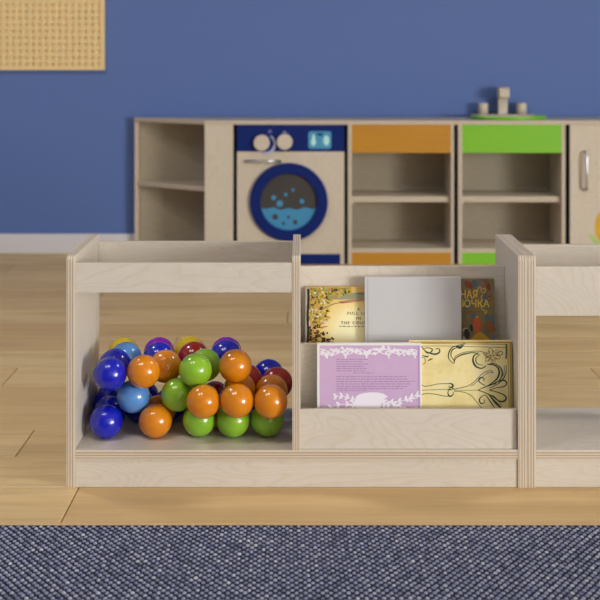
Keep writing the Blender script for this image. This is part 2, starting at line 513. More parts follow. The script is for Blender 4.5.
# ------------------------------------------------------------------ balls
R = .0342
me_cache = {}
def ball_mesh(c):
    if c not in me_cache:
        b = bmesh.new()
        bmesh.ops.create_uvsphere(b, u_segments=40, v_segments=24, radius=R)
        me = bpy.data.meshes.new('ball_' + c)
        b.to_mesh(me); b.free()
        for p in me.polygons: p.use_smooth = True
        me.materials.append(M['ball_' + c])
        me_cache[c] = me
    return me_cache[c]
BALLS = [
 ('blue', -0.4062, 0.0811, 0.1097, 'dark blue ball on the bin floor in the front left corner'),
 ('orange', -0.3052, 0.0870, 0.1097, 'orange ball on the bin floor under the light blue ball and right of it'),
 ('sky', -0.3531, 0.1061, 0.1553, 'light blue ball in the middle layer below the front upper orange ball'),
 ('blue', -0.3967, 0.0719, 0.2101, 'dark blue ball at the front top of the left stack'),
 ('blue', -0.3965, 0.1414, 0.2120, 'dark blue ball just behind the front upper dark blue one at left'),
 ('orange', -0.3286, 0.0793, 0.2135, 'leftmost upper orange ball, right of the upper dark blue ball'),
 ('orange', -0.2894, 0.1381, 0.2100, 'orange ball behind the leftmost upper orange ball, in front of blue and purple'),
 ('sky', -0.3828, 0.2086, 0.2109, 'light blue ball near the back, just in front of the left yellow ball'),
 ('yellow', -0.3969, 0.2756, 0.2073, 'yellow ball at the back left behind a light blue ball'),
 ('purple', -0.3176, 0.2713, 0.2076, 'left purple ball at the back behind a dark blue ball'),
 ('blue', -0.3110, 0.2031, 0.2122, 'dark blue ball between the left purple ball and an orange ball'),
 ('green', -0.2608, 0.0978, 0.1610, 'leftmost green ball, in the middle layer beside the light blue ball'),
 ('blue', -0.4092, 0.1497, 0.1097, 'dark blue ball on the bin floor behind the front corner blue ball'),
 ('blue', -0.4213, 0.2172, 0.1097, 'shaded dark blue ball at the left side, deep between the blue balls'),
 ('blue', -0.2877, 0.2219, 0.1097, 'shaded dark blue ball seen in the gap left of the leftmost green ball'),
 ('orange', -0.3055, 0.1556, 0.1097, 'orange ball on the bin floor just behind the left bottom orange ball'),
 ('blue', -0.3539, 0.2042, 0.1097, 'shaded dark blue ball on the bin floor behind the light blue ball'),
 ('yellow', -0.2494, 0.2791, 0.2094, 'yellow ball at the back centre behind the dark red ball'),
 ('red', -0.2360, 0.2118, 0.2112, 'dark red ball in front of the centre yellow ball, behind the green one'),
 ('green', -0.2219, 0.0828, 0.2155, 'topmost front green ball, in front of the dark red ball'),
 ('green', -0.2071, 0.1496, 0.2100, 'upper green ball half hidden behind the topmost front green ball'),
 ('orange', -0.2030, 0.0462, 0.1607, 'left one of the three front orange balls in the middle layer'),
 ('green', -0.2153, 0.0948, 0.1097, 'left one of the three green balls on the bin floor'),
 ('orange', -0.1343, 0.0462, 0.1619, 'centre one of the three front orange balls in the middle layer'),
 ('orange', -0.1336, 0.1312, 0.1631, 'orange ball tucked behind the centre front orange ball'),
 ('green', -0.1445, 0.0895, 0.1097, 'centre one of the three green balls on the bin floor'),
 ('orange', -0.0658, 0.0484, 0.1600, 'right one of the three front orange balls, nearest the divider'),
 ('orange', -0.0665, 0.1443, 0.1561, 'orange ball tucked behind the right front orange ball'),
 ('green', -0.0740, 0.0943, 0.1097, 'right one of the three green balls on the bin floor'),
 ('orange', -0.1397, 0.0860, 0.2232, 'topmost orange ball on the right, in front of blue and purple balls'),
 ('purple', -0.1693, 0.2723, 0.2080, 'right purple ball at the back behind a blue ball'),
 ('blue', -0.1657, 0.2043, 0.2164, 'blue ball between the right purple ball and the topmost right orange ball'),
 ('red', -0.1206, 0.1985, 0.1651, 'dark red ball peeking out behind the topmost right orange ball'),
 ('blue', -0.0762, 0.2858, 0.1556, 'blue ball at the back right, next to the divider'),
 ('red', -0.0564, 0.2201, 0.1539, 'dark red ball at the right end touching the divider'),
 ('orange', -0.1745, 0.1512, 0.1097, 'orange ball low in the gap between the left and centre bottom green balls'),
 ('green', -0.2227, 0.2000, 0.1097, 'green ball buried on the bin floor behind the left bottom green ball'),
 ('blue', -0.4213, 0.2858, 0.1097, 'dark blue ball buried in the back left corner of the bin floor'),
 ('purple', -0.2627, 0.2858, 0.1097, 'purple ball buried at the back of the bin floor in the middle'),
 ('purple', -0.1267, 0.2794, 0.1097, 'purple ball buried at the back of the bin floor on the right'),
 ('blue', -0.3524, 0.2763, 0.1097, 'blue ball buried at the back of the bin floor on the left'),
 ('red', -0.1951, 0.2741, 0.1097, 'dark red ball buried under the centre yellow ball'),
 ('orange', -0.1564, 0.2175, 0.1097, 'orange ball buried under the blue and right purple balls'),
]
for c, x, y, z, lab in BALLS:
    o = bpy.data.objects.new('plastic_ball', ball_mesh(c))
    o.location = (x, y, z)
    o.rotation_euler = (random.uniform(0, 6), random.uniform(0, 6), 0)
    link(o)
    tag(o, lab, 'ball', 'plastic balls in the storage bin')

# ------------------------------------------------------------------ books
def make_book(label, x, y, z, w, h, th, lean, covermat, spine='left', rotz=0, over=.003):
    b = thing('book', label, 'book', (x, y, z), (-lean, 0, rotz), 'books in the tiered pockets')
    ct = .0022
    s = -1 if spine == 'left' else 1
    bm = bmesh.new()
    box_bm(-w / 2, w / 2, 0, ct, 0, h, .0007, 1, bm)
    box_bm(-w / 2, w / 2, th - ct, th, 0, h, .0007, 1, bm)
    xs = sorted((s * w / 2, s * (w / 2 - ct)))
    box_bm(xs[0], xs[1], ct * .8, th - ct * .8, 0, h, .0006, 1, bm)
    mesh_obj('cover', bm, covermat, b)
    xs = sorted((s * (w / 2 - ct), -s * (w / 2 - over)))
    mesh_obj('pages', box_bm(xs[0], xs[1], ct, th - ct, over, h - over), M['pages'], b)
    return b

def pix(cx, topy, Z, h, lean):
    """photo pixel -> (x, z) on a cover whose centre column is cx and whose top edge is topy"""
    k = Z / F
    return lambda px, py: ((px - cx) * k, h - (py - topy) * k / cos(lean))

EPS = -.0004
# lilac book, back cover
LN = RAD(4)
h, Zb = .2012, 2.652
lil = make_book('lilac picture book printed with white flowers, leaning in the front pocket', .135, .0375, .0767, .213, h, .013, LN, M['white'], 'right')
t = NT('lilac_print')
M['lilac'] = t.set(t.mix(t.noise(t.coords('Object', (30, 30, 30)), 1, 3), srgb(214, 182, 216), srgb(206, 172, 210)), .45)
M['lilac_text'] = plain('purple_ink', srgb(166, 132, 172), .5)
M['lilac_white'] = plain('white_ink', srgb(246, 240, 248), .45)
P = pix(369, 343.9, Zb, h, LN)
bm = bmesh.new(); x0, z1 = P(319.6, 345.8)
flat_poly(bm, [(x0, .001), (.1035, .001), (.1035, z1), (x0, z1)], EPS)
mesh_obj('printed_cover', bm, M['lilac'], lil)
lr = random.Random(8)
lift = lambda: lr.random() * .0004
bm = bmesh.new()
Q = lambda a, b: P(315 + a / 5.4545, 340 + b / 5.4545)
for ph in (0, pi):
    ribbon(bm, [Vector(Q(a, 65 + 13 * sin(a / 140 * 2 * pi + ph))) for a in range(28, 561, 6)], .0021, EPS * 2, False)
rr = random.Random(3)
for i, a in enumerate(range(40, 560, 26)):
    big = i % 3
    b0 = 62 + 10 * sin(a / 35)
    if big == 0:
        for k in range(6):
            an = k * pi / 3 + rr.random()
            x, z = Q(a + 11 * cos(an), b0 + 9 * sin(an))
            flat_poly(bm, leaf(x, z, .0058, .0036, -an), EPS * 2 - lift())
        x, z = Q(a, b0); flat_poly(bm, ellipse(x, z, .0032, .0026), EPS * 3 - lift())
    else:
        for k in range(6):
            x, z = Q(a + rr.uniform(-11, 11), b0 + rr.uniform(-16, 16))
            flat_poly(bm, leaf(x, z, .0068, .0038, rr.uniform(0, pi)), EPS * 2 - lift())
for a in (65, 165, 280, 400, 543):
    for dx, dz in ((-7, 0), (7, 0), (0, 7), (0, 16)):
        x, z = Q(a + dx, 80 + dz); flat_poly(bm, ellipse(x, z, .0021, .0021), EPS * 2 - lift())
flat_poly(bm, [Q(*q) for q in ((222, 375), (220, 345), (214, 325), (222, 305), (240, 292), (270, 285), (300, 282), (340, 283), (372, 290), (396, 306), (380, 314), (366, 330), (360, 350), (350, 375))], EPS * 2 - lift())
for pts in (((215, 325), (180, 310), (140, 302), (100, 305)), ((225, 350), (180, 345), (120, 350), (70, 368)), ((225, 335), (205, 350), (195, 372)),
            ((365, 325), (390, 340), (420, 335), (480, 325), (560, 310)), ((362, 350), (390, 358), (430, 362), (470, 350)), ((480, 325), (520, 308), (560, 292)), ((420, 335), (440, 350), (480, 372))):
    sc_ = smooth_curve([Q(*q) for q in pts], 5)
    ribbon(bm, sc_, .0015, EPS * 2, False)
    for i in range(1, len(sc_), 4):
        d = (sc_[i] - sc_[i - 1]).normalized(); an = math.atan2(d.y, d.x)
        for sg in (-1, 1):
            aa = an + sg * .8
            flat_poly(bm, leaf(sc_[i].x + cos(aa) * .0046, sc_[i].y + sin(aa) * .0046, .0094, .0046, aa), EPS * 2 - lift())
for q in ((548, 368), (552, 300)):
    x, z = Q(*q); flat_poly(bm, ellipse(x, z, .0035, .003), EPS * 2 - lift())
bm2 = bmesh.new()
for f in list(bm.faces):                                     # keep the print above the lower edge of the cover
    if min(v.co.z for v in f.verts) < .002: bm.faces.remove(f)
bm2.free()
mesh_obj('flower_print', bm, M['lilac_white'], lil)
bm = bmesh.new()
rr = random.Random(9)
rows = [(105, 115, 285), (118, 115, 262), (131, 115, 292), (143, 115, 262), (155, 115, 280), (167, 115, 272), (178, 205, 332),
        (198, 115, 500), (211, 115, 500), (224, 115, 545), (237, 115, 515), (250, 115, 500), (262, 115, 478), (268, 115, 285)]
for yy, a0, a1 in rows[:-1] + [(273, 115, 285)]:
    a = a0
    while a < a1 - 5:
        wl = min(rr.uniform(10, 34), a1 - a)
        x0, z0 = Q(a, yy + 2.2); x1_, z1_ = Q(a + wl, yy - 1.4)
        flat_poly(bm, [(x0, z0), (x1_, z0), (x1_, z1_), (x0, z1_)], EPS * 2)
        a += wl + 5
mesh_obj('small_print', bm, M['lilac_text'], lil)
bm = bmesh.new(); xx, _ = P(418.3, 350)
flat_poly(bm, [(xx - .0006, .001), (xx + .0006, .001), (xx + .0006, z1), (xx - .0006, z1)], EPS * 2)
mesh_obj('hinge_line', bm, plain('pale_lilac_groove', srgb(178, 140, 196), .5), lil)

# gold book with curling ornament
h, Zb = .2035, 2.662
t = NT('gilt_cloth')
f = t.noise(t.coords('Object', (18, 18, 18)), 1, 4, .6)
M['gold'] = t.set(t.ramp(f, [(.25, srgb(222, 200, 128)), (.5, srgb(240, 224, 160)), (.75, srgb(244, 232, 184))]), .5)
M['goldedge'] = plain('dull_gold', srgb(190, 150, 60), .45)
M['greenink'] = plain('dark_green_ink', srgb(22, 62, 44), .5)
gold = make_book('gold book with dark green curling ornament, beside the lilac book', .3233, .0515, .0767, .211, h, .012, LN, M['gold'], 'left')
P = pix(460.5, 341, Zb, h, LN)
Q = lambda a, b: P(410 + a / 5.4545, 335 + b / 5.4545)
bm = bmesh.new()
curves = [
 ([(30, 62), (150, 60), (300, 62), (420, 66), (522, 68)], .0007, 0), ([(30, 45), (200, 48), (400, 50), (534, 52)], .0006, 0),
 ([(524, 52), (524, 90), (522, 130)], .0022, 0), ([(532, 52), (534, 200), (536, 405)], .0007, 0),
 ([(60, 62), (80, 85), (105, 98), (138, 104), (160, 92), (155, 74), (138, 76)], .0014, 1), ([(72, 75), (95, 70), (120, 78), (110, 95), (90, 98), (78, 84)], .0010, 1),
 ([(60, 120), (78, 125), (80, 150), (65, 160)], .0008, 0), ([(95, 140), (110, 132), (122, 128)], .0012, 1), ([(65, 110), (90, 118), (100, 112)], .0012, 1),
 ([(300, 44), (268, 56), (232, 66), (212, 92), (208, 122), (222, 145), (238, 155)], .0010, 1), ([(296, 52), (250, 70), (228, 84), (222, 112), (240, 140)], .0010, 1),
 ([(238, 155), (246, 130), (270, 112), (310, 100), (350, 96), (372, 108)], .0011, 1), ([(236, 146), (244, 120), (275, 100), (320, 90), (372, 88), (395, 92)], .0009, 0),
 ([(248, 62), (270, 70), (290, 58)], .0020, 1),
 ([(372, 96), (348, 112), (342, 140), (356, 168), (386, 180), (412, 168)], .0017, 1), ([(380, 106), (360, 122), (358, 145), (374, 160), (396, 162)], .0009, 1),
 ([(395, 92), (410, 108), (420, 120), (440, 125)], .0008, 0),
 ([(420, 158), (452, 162), (476, 176), (484, 204), (470, 238), (430, 268), (392, 286)], .0016, 1), ([(435, 152), (470, 160), (494, 182), (500, 210), (488, 240), (455, 268)], .0013, 1),
 ([(522, 160), (522, 196), (508, 232), (478, 262), (430, 288)], .0010, 1), ([(512, 166), (510, 205), (490, 240)], .0009, 0),
 ([(440, 192), (412, 198), (384, 216), (350, 250), (308, 276), (236, 292)], .0009, 0), ([(452, 204), (420, 206), (392, 226), (356, 258), (330, 276)], .0008, 0), ([(452, 204), (446, 195), (440, 192)], .0010, 0),
 ([(368, 297), (400, 282), (446, 266), (490, 246), (514, 246), (524, 262), (508, 278), (470, 284), (430, 297)], .0012, 1),
 ([(368, 297), (400, 308), (446, 330), (484, 356), (512, 354), (520, 336), (500, 318), (460, 304), (430, 297)], .0014, 1),
 ([(408, 272), (384, 260), (372, 244), (384, 230), (402, 236), (398, 250)], .0012, 1), ([(408, 322), (386, 332), (374, 350), (384, 368), (402, 362), (398, 346)], .0012, 1),
 ([(236, 302), (290, 308), (330, 326), (360, 360), (398, 405)], .0010, 0), ([(236, 297), (300, 298), (368, 297)], .0007, 0),
 ([(424, 316), (450, 350), (478, 378), (506, 408)], .0022, 1), ([(410, 322), (436, 360), (466, 405)], .0012, 1), ([(446, 322), (470, 345), (494, 380)], .0009, 0),
 ([(50, 262), (76, 276), (110, 272), (150, 264), (206, 262)], .0010, 0), ([(206, 262), (222, 262), (232, 274), (218, 284), (208, 276)], .0016, 1), ([(222, 284), (236, 290)], .0016, 0),
 ([(50, 328), (80, 316), (130, 318), (180, 328), (214, 330)], .0010, 0), ([(206, 300), (204, 314), (214, 330), (230, 322), (234, 306)], .0013, 1), ([(50, 298), (140, 294), (236, 292)], .0007, 0), ([(206, 300), (212, 292), (222, 298)], .0014, 1),
]
for pts, w, sw in curves:
    ribbon(bm, smooth_curve([Q(*q) for q in pts], 7), w * 1.05 + .00015, EPS, False, 0, 1.0 if sw else None)
for k in range(6):                                            # the flower in the corner
    an = k * pi / 3 + .3
    c0 = Vector((445 + 28 * cos(an), 112 + 22 * sin(an)))
    pts = [Q(c0.x + 20 * cos(u_) * cos(an) - 10 * sin(u_) * sin(an), c0.y + 20 * cos(u_) * sin(an) + 10 * sin(u_) * cos(an)) for u_ in [2 * pi * i / 12 for i in range(13)]]
    ribbon(bm, [Vector(p) for p in pts], .0007, EPS, False)
x, z = Q(490, 100)
ribbon(bm, [Vector(p) for p in ellipse(x, z, .0055, .0035, .4) + ellipse(x, z, .0055, .0035, .4)[:1]], .0013, EPS, False)
mesh_obj('ornament', bm, M['greenink'], gold)
bm = bmesh.new()
x0, z0 = P(509.3, 343); x1_, _ = P(511.6, 343)
flat_poly(bm, [(x0, .001), (x1_, .001), (x1_, z0), (x0, z0)], EPS)
x0, z0 = P(410, 343.2); x1_, z1_ = P(511.6, 341.6)
flat_poly(bm, [(x0, z0), (x1_, z0), (x1_, z1_), (x0, z1_)], EPS)
for k in range(9):
    a_ = 440 + k * 14
    p0 = Q(445 + 30 * cos(k * .7), 112 + 26 * sin(k * .7))
    flat_poly(bm, leaf(p0[0], p0[1], .006, .003, -k * .7), EPS * .6)
mesh_obj('gilt_band', bm, M['goldedge'], gold)

# plain white book
h = .2358
wb = make_book('plain pale grey hardback with a blank cover in the upper pocket', .2318, .1270, .1617, .2035, h, .014, RAD(4), plain('pale_grey_board', srgb(202, 201, 202), .5), 'left')
bm = bmesh.new()
xx = -.2035 / 2 + .0065
flat_poly(bm, [(xx - .0007, .002), (xx + .0007, .002), (xx + .0007, h - .002), (xx - .0007, h - .002)], EPS)
mesh_obj('hinge_groove', bm, plain('grey_groove', srgb(176, 174, 178), .5), wb)

# autumn book
h, Zb = .2125, 2.762
t = NT('glowing_cream_print')
mp = t.coords('Object')
d = t.n('ShaderNodeVectorMath', operation='DISTANCE'); t.l(mp, d.inputs[0]); d.inputs[1].default_value = (-.012, 0, .118)
nn = t.math('ADD', t.math('MULTIPLY', d.outputs[1], 9.0), t.math('MULTIPLY', t.math('SUBTRACT', t.noise(mp, 30, 3), .5), .25))
M['autumn'] = t.set(t.ramp(nn, [(.0, srgb(255, 250, 206)), (.38, srgb(252, 240, 186)), (.62, srgb(238, 206, 120)), (.9, srgb(200, 160, 96))]), .4)
aut = make_book('autumn tree picture book with title on a glowing cream cover', .1165, .1440, .1617, .221, h, .014, RAD(4), M['autumn'], 'right')
P = pix(357.4, 286.3, Zb, h, RAD(4))
Q = lambda a, b: P(300 + a / 8.5714, 280 + b / 8.5714)
bm = bmesh.new()
names_ = ['bark', (24, 18, 14)], ['olive', (172, 158, 44)], ['gold', (206, 172, 60)], ['brown', (110, 66, 26)], ['dark', (58, 36, 20)], ['pale', (232, 214, 190)], ['moss', (112, 124, 66)], ['rose', (190, 138, 104)], ['slate', (150, 154, 124)]
am = [plain('autumn_' + n_, srgb(*c_), .45) for n_, c_ in names_]
flat_poly(bm, [Q(*q) for q in ((70, 90), (230, 70), (330, 108), (450, 104), (545, 98), (545, 160), (440, 158), (330, 162), (70, 150))], EPS * .4, 8)
flat_poly(bm, [Q(*q) for q in ((320, 178), (430, 160), (545, 150), (545, 172), (440, 184), (350, 196))], EPS * .5, 7)
flat_poly(bm, [Q(*q) for q in ((300, 58), (545, 50), (545, 98), (440, 100))], EPS * .6, 5)
ribbon(bm, smooth_curve([Q(66, 55), Q(70, 150), Q(62, 300), Q(66, 420), Q(60, 535)], 6), .0044, EPS * 2.4, False, 0)
for pts, w in (([(64, 140), (100, 110), (140, 80), (200, 60)], .0017), ([(66, 220), (110, 150), (180, 125), (260, 110), (330, 75), (420, 62)], .0016), ([(140, 60), (150, 100), (148, 150)], .0014),
               ([(66, 330), (130, 300), (200, 240), (300, 195), (440, 182)], .0013), ([(66, 440), (120, 400), (180, 395), (230, 388)], .0022), ([(66, 500), (150, 470), (210, 500), (270, 520)], .0020), ([(180, 125), (210, 170), (250, 200)], .0012)):
    ribbon(bm, smooth_curve([Q(*q) for q in pts], 6), w, EPS * 1.1, True, 0)
rr = random.Random(21)
cnt = 0
while cnt < 430:
    a, b = rr.uniform(66, 440), rr.uniform(55, 535)
    edge = 150 + 160 * max(0, 1 - abs(b - 120) / 190) + (90 if b > 440 else 0) + (120 if b < 110 else 0) + 40 * sin(b / 40)
    if a > edge + rr.uniform(-35, 60): continue
    low = b > 370
    mi = rr.choices([1, 2, 3, 4, 5, 6, 7], [1, 2.5, 5, 5, .6, .3, 1] if low else [7, 5.5, 1.6, 1.6, 2.2, 2.2, 1.2])[0]
    x, z = Q(a, b)
    flat_poly(bm, leaf(x, z, rr.uniform(.0045, .0095), rr.uniform(.003, .0055), rr.uniform(0, 2 * pi), 8), EPS * (1.3 + .9 * rr.random()), mi)
    cnt += 1
for f in list(bm.faces):
    if min(v.co.x for v in f.verts) < -.1095 and f.material_index or max(v.co.z for v in f.verts) > h - .0006: bm.faces.remove(f)
mesh_obj('tree_print', bm, am, aut)
ink = plain('brown_ink', srgb(66, 54, 36), .5)
for body, py_, sz in (('A', 250, .0050), ('FULL LIFE', 288, .0056), ('IN', 330, .0058), ('THE COUNTRY', 368, .0056)):
    x, z = Q(497, py_)
    text_obj('title', body, sz * 1.45, x, z, EPS * 2, ink, aut, 'CENTER', 1.25, .00004, 1.12, 1.3)
bm = bmesh.new()
a = 332
while a < 660:
    wl = rr.uniform(8, 38)
    x0, z0 = Q(a, 390); x1_, z1_ = Q(a + wl, 384)
    flat_poly(bm, [(x0, z0), (x1_, z0), (x1_, z1_), (x0, z1_)], EPS * 2); a += wl + 9
faded = plain('faded_brown_ink', srgb(128, 112, 74), .5)
mesh_obj('small_print', bm, faded, aut)
bm = bmesh.new()
for a in (318, 352, 380, 432, 470, 500, 540, 575):
    x0, z0 = Q(a, 535); x1_, z1_ = Q(a + 18, 524)
    flat_poly(bm, [(x0, z0), (x1_, z0), (x1_, z1_), (x0, z1_)], EPS * 2)
mesh_obj('small_print', bm, faded, aut)
bm = bmesh.new()
for a in (490, 508, 526):
    x0, z0 = Q(a, 118); x1_, z1_ = Q(a + 14, 102)
    flat_poly(bm, [(x0, z0), (x1_, z0), (x1_, z1_), (x0, z1_)], EPS * 2)
mesh_obj('small_print', bm, faded, aut)
bm = bmesh.new()
x0, _ = P(305.0, 300); x1_, _ = P(306.6, 300)
flat_poly(bm, [(x0, .001), (x1_, .001), (x1_, h - .001), (x0, h - .001)], EPS * .7)
mesh_obj('edge_strip', bm, plain('pale_grey_edge', srgb(180, 172, 156), .5), aut)

# dark storybook
h, Zb = .2285, 2.765
t = NT('mottled_dark_print')
mp = t.coords('Object')
n1 = t.noise(mp, 26, 4, .6); n2 = t.noise(t.coords('Object', (1, 1, 1), (4, 2, 9)), 34, 3, .6)
c = t.ramp(n1, [(.3, srgb(80, 98, 108)), (.45, srgb(122, 114, 76)), (.55, srgb(138, 112, 62)), (.68, srgb(102, 124, 140))])
c = t.mix(t.ramp(n2, [(.56, (0, 0, 0, 1)), (.68, (1, 1, 1, 1))]), c, srgb(134, 66, 46))
M['story'] = t.set(c, .4)
sto = make_book('dark storybook with yellow lettering, half hidden behind the blank pale book', .3205, .1455, .1617, .171, h, .012, RAD(4), M['story'], 'left')
P = pix(453, 278.8, Zb, h, RAD(4))
Q = lambda a, b: P(455 + a / 8, 270 + b / 8)
yel = plain('yellow_lettering', srgb(240, 204, 86), .5)
x, z = Q(176, 226); text_obj('title', 'НАЯ', .0232, x, z + .0012, EPS * 2, yel, sto, 'RIGHT', 1.02, .00035, .80)
x, z = Q(266, 290); text_obj('title', 'ЮЧКА', .0212, x, z, EPS * 2, yel, sto, 'RIGHT', 1.02, .00035, .90)
bm = bmesh.new()
for pts in ([(172, 165), (180, 140), (196, 135), (205, 150), (192, 165)], [(205, 170), (222, 180), (236, 160), (228, 142), (214, 150)], [(196, 262), (204, 300), (220, 318), (240, 320), (240, 334), (224, 338)], [(258, 225), (272, 222)],
            [(205, 230), (200, 205), (214, 200)]):
    ribbon(bm, smooth_curve([Q(*q) for q in pts], 6), .0014, EPS * 2, False)
mesh_obj('title_flourish', bm, yel, sto)
pm = [plain('story_' + n_, srgb(*c_), .5) for n_, c_ in (('red', (138, 66, 50)), ('vermilion', (196, 88, 44)), ('ochre', (204, 156, 46)), ('near_black', (40, 36, 34)), ('blue', (82, 104, 120)), ('cream', (196, 186, 160)), ('sienna', (142, 92, 48)))]
for cx_, cy_, rx, ry, mi in ((100, 115, 30, 26, 0), (82, 100, 16, 20, 0), (122, 132, 18, 16, 0), (262, 128, 14, 30, 0), (235, 205, 10, 40, 4), (150, 105, 22, 30, 4), (290, 400, 14, 50, 4), (260, 440, 40, 40, 6), (290, 465, 24, 28, 6), (140, 360, 26, 22, 4), (110, 330, 44, 9, 6), (165, 372, 12, 14, 2), (126, 398, 24, 24, 6), (84, 500, 22, 40, 3), (70, 470, 20, 18, 5), (120, 455, 14, 30, 3), (62, 540, 14, 20, 5), (250, 375, 18, 24, 4)):
    bm = bmesh.new()
    x, z = Q(cx_, cy_); flat_poly(bm, ellipse(x, z, rx / 8 * Zb / F, ry / 8 * Zb / F, .2, 12), EPS * (.5 + .02 * (cx_ % 17)), mi)
    mesh_obj('picture_print', bm, pm, sto)
bm = bmesh.new()
flat_poly(bm, [Q(*q) for q in ((142, 385), (170, 370), (192, 395), (198, 440), (188, 490), (150, 505), (140, 450))], EPS * 1.1, 1)
mesh_obj('picture_print', bm, pm, sto)
bm = bmesh.new()
flat_poly(bm, [Q(*q) for q in ((190, 485), (225, 505), (280, 560), (290, 600), (70, 600), (110, 550), (150, 505))], EPS * 1.2, 2)
mesh_obj('picture_print', bm, pm, sto)
bm = bmesh.new()
for a in range(58, 200, 13):
    x0, z0 = Q(a, 332); x1_, z1_ = Q(a + 9, 322)
    flat_poly(bm, [(x0, z0), (x1_, z0), (x1_, z1_), (x0, z1_)], EPS * 1.2, 6)
mesh_obj('picture_print', bm, pm, sto)

# ------------------------------------------------------------------ play kitchen along the wall
ZK = 5.34; YK = ZK - D
kx = lambda px: (px - CX) * ZK / F
kz = lambda py: CAMZ - (py - CY) * ZK / F
HK = .59; KT = .016; KD = YW - .016 - YK
GAPZ = .0
def kbase(name, label, cat, pxm):
    return thing(name, label, cat, (kx(pxm), YK, 0))
def kboard(nm, par, px0, px1, y0, y1, z0, z1, thick, grain, face=None, edge=None, bev=.001):
    ox = par.location.x
    return board(nm, kx(px0) - ox, kx(px1) - ox, y0, y1, z0, z1, thick, grain, par, bev, face or M['kitchen_' + grain], edge)
LB = dict(face=M['black'], edge=M['black'])
def gap_shade_strips(par, px0, px1):
    """thin dark outer cheeks of a unit"""
    ox = par.location.x
    for a, b in ((px0 - 2.0, px0), (px1, px1 + 2.0)):
        mesh_obj('gap_shade_strip', box_bm(kx(a) - ox, kx(b) - ox, .004, KD, .0, HK - KT - .001), M['black'], par)

def open_unit(label, px0, px1, i0, i1, top0, top1, colmat):
    o = kbase('play_kitchen_shelf', label, 'shelf cabinet', (px0 + px1) / 2)
    kboard('side_panel', o, px0, i0, 0, KD, 0, HK - KT, 0, 'z')
    kboard('side_panel', o, i1, px1, 0, KD, 0, HK - KT, 0, 'z')
    kboard('top_board', o, top0, top1, -.004, KD, HK - KT, HK, 2, 'x')
    kboard('back_board', o, i0, i1, KD - .01, KD, .0, HK - KT, 1, 'x', M['kitchen_back_shade'])
    kboard('shelf_board', o, i0, i1, .02, KD - .01, kz(202.6), kz(197.2), 2, 'x')
    kboard('bottom_board', o, i0, i1, .001, KD - .01, kz(252.6), kz(248.6), 2, 'x')
    kboard('drawer_front', o, i0, i1, .001, .018, kz(153), HK - KT, 1, 'x', colmat, colmat)
    kboard('plinth', o, i0, i1, .001, .018, 0, kz(252.6), 1, 'x', colmat, colmat)
    gap_shade_strips(o, px0, px1)
    ox = o.location.x
    for a, b in ((i0, i0 + 2.6), (i1 - 2.6, i1)):
        mesh_obj('shelf_peg', box_bm(kx(a) - ox, kx(b) - ox, .03, .05, kz(205.2), kz(202.6), .002), M['kitchen_x'], o)
    return o
open_unit('birch shelf cabinet with orange front panels, between washing machine and sink', 347.9, 453.9, 351.6, 451.0, 346.8, 456.4, M['orange'])
sink = open_unit('birch shelf cabinet with lime green panels and a toy sink on top', 458.1, 565.3, 462.0, 561.8, 456.6, 567.6, M['lime'])
sink.name = 'play_kitchen_sink'
sink['category'] = 'toy sink'
ox = sink.location.x
sx0 = kx(508) + .027 - ox
cy_ = .155
bm = lathe([(0, -.085), (.085, -.082), (.105, -.06), (.112, .0), (.118, .010), (.153, .012), (.1595, .008), (.1595, .0), (.153, -.001), (.113, -.001)], 48)
for v in bm.verts: v.co.y *= .86
for f in bm.faces: f.smooth = True
basin = mesh_obj('sink_basin', bm, plain('lime_plastic', srgb(118, 205, 30), .35), sink, (sx0, cy_, HK + .002))
ZB = ZK + .245
bxx = lambda px: (px - CX) * ZB / F - ox
bzz = lambda py: CAMZ - (py - CY) * ZB / F
deck = mesh_obj('tap_deck', box_bm(bxx(471), bxx(535), .19, .275, HK + .0005, HK + .0145, .003), M['kitchen_x'], sink)
for px_ in (483, 521.5):
    mesh_obj('tap_knob', lathe([(0, bzz(103) - HK), (.019, bzz(103) - HK), (.0215, bzz(103) - HK - .004), (.0215, .0145), (0, .0145)], 24), M['kitchen_z'], sink, (bxx(px_), .245, HK), True)
fz = bzz(87)
bm = box_bm(bxx(498.0), bxx(507.0), .23, .262, HK + .0145, fz - .01, .003)
spout = mesh_obj('faucet', bm, M['kitchen_z'], sink)
bm = bmesh.new()
x0, x1_ = bxx(497.4), bxx(507.4)
prof = [(.262, fz - .05), (.262, fz - .012), (.25, fz), (.20, fz), (.188, fz - .008), (.184, fz - .04), (.19, fz - .047), (.212, fz - .047), (.218, fz - .05)]
lo = [bm.verts.new((x0, y, z)) for y, z in prof]; hi = [bm.verts.new((x1_, y, z)) for y, z in prof]
bm.faces.new(lo); bm.faces.new(hi[::-1])
for i in range(len(prof)):
    j = (i + 1) % len(prof); bm.faces.new((lo[i], hi[i], hi[j], lo[j]))
bmesh.ops.recalc_face_normals(bm, faces=bm.faces)
bmesh.ops.bevel(bm, geom=bm.edges[:], offset=.0015, segments=1, affect='EDGES')
mesh_obj('spout', bm, M['kitchen_y'], spout)

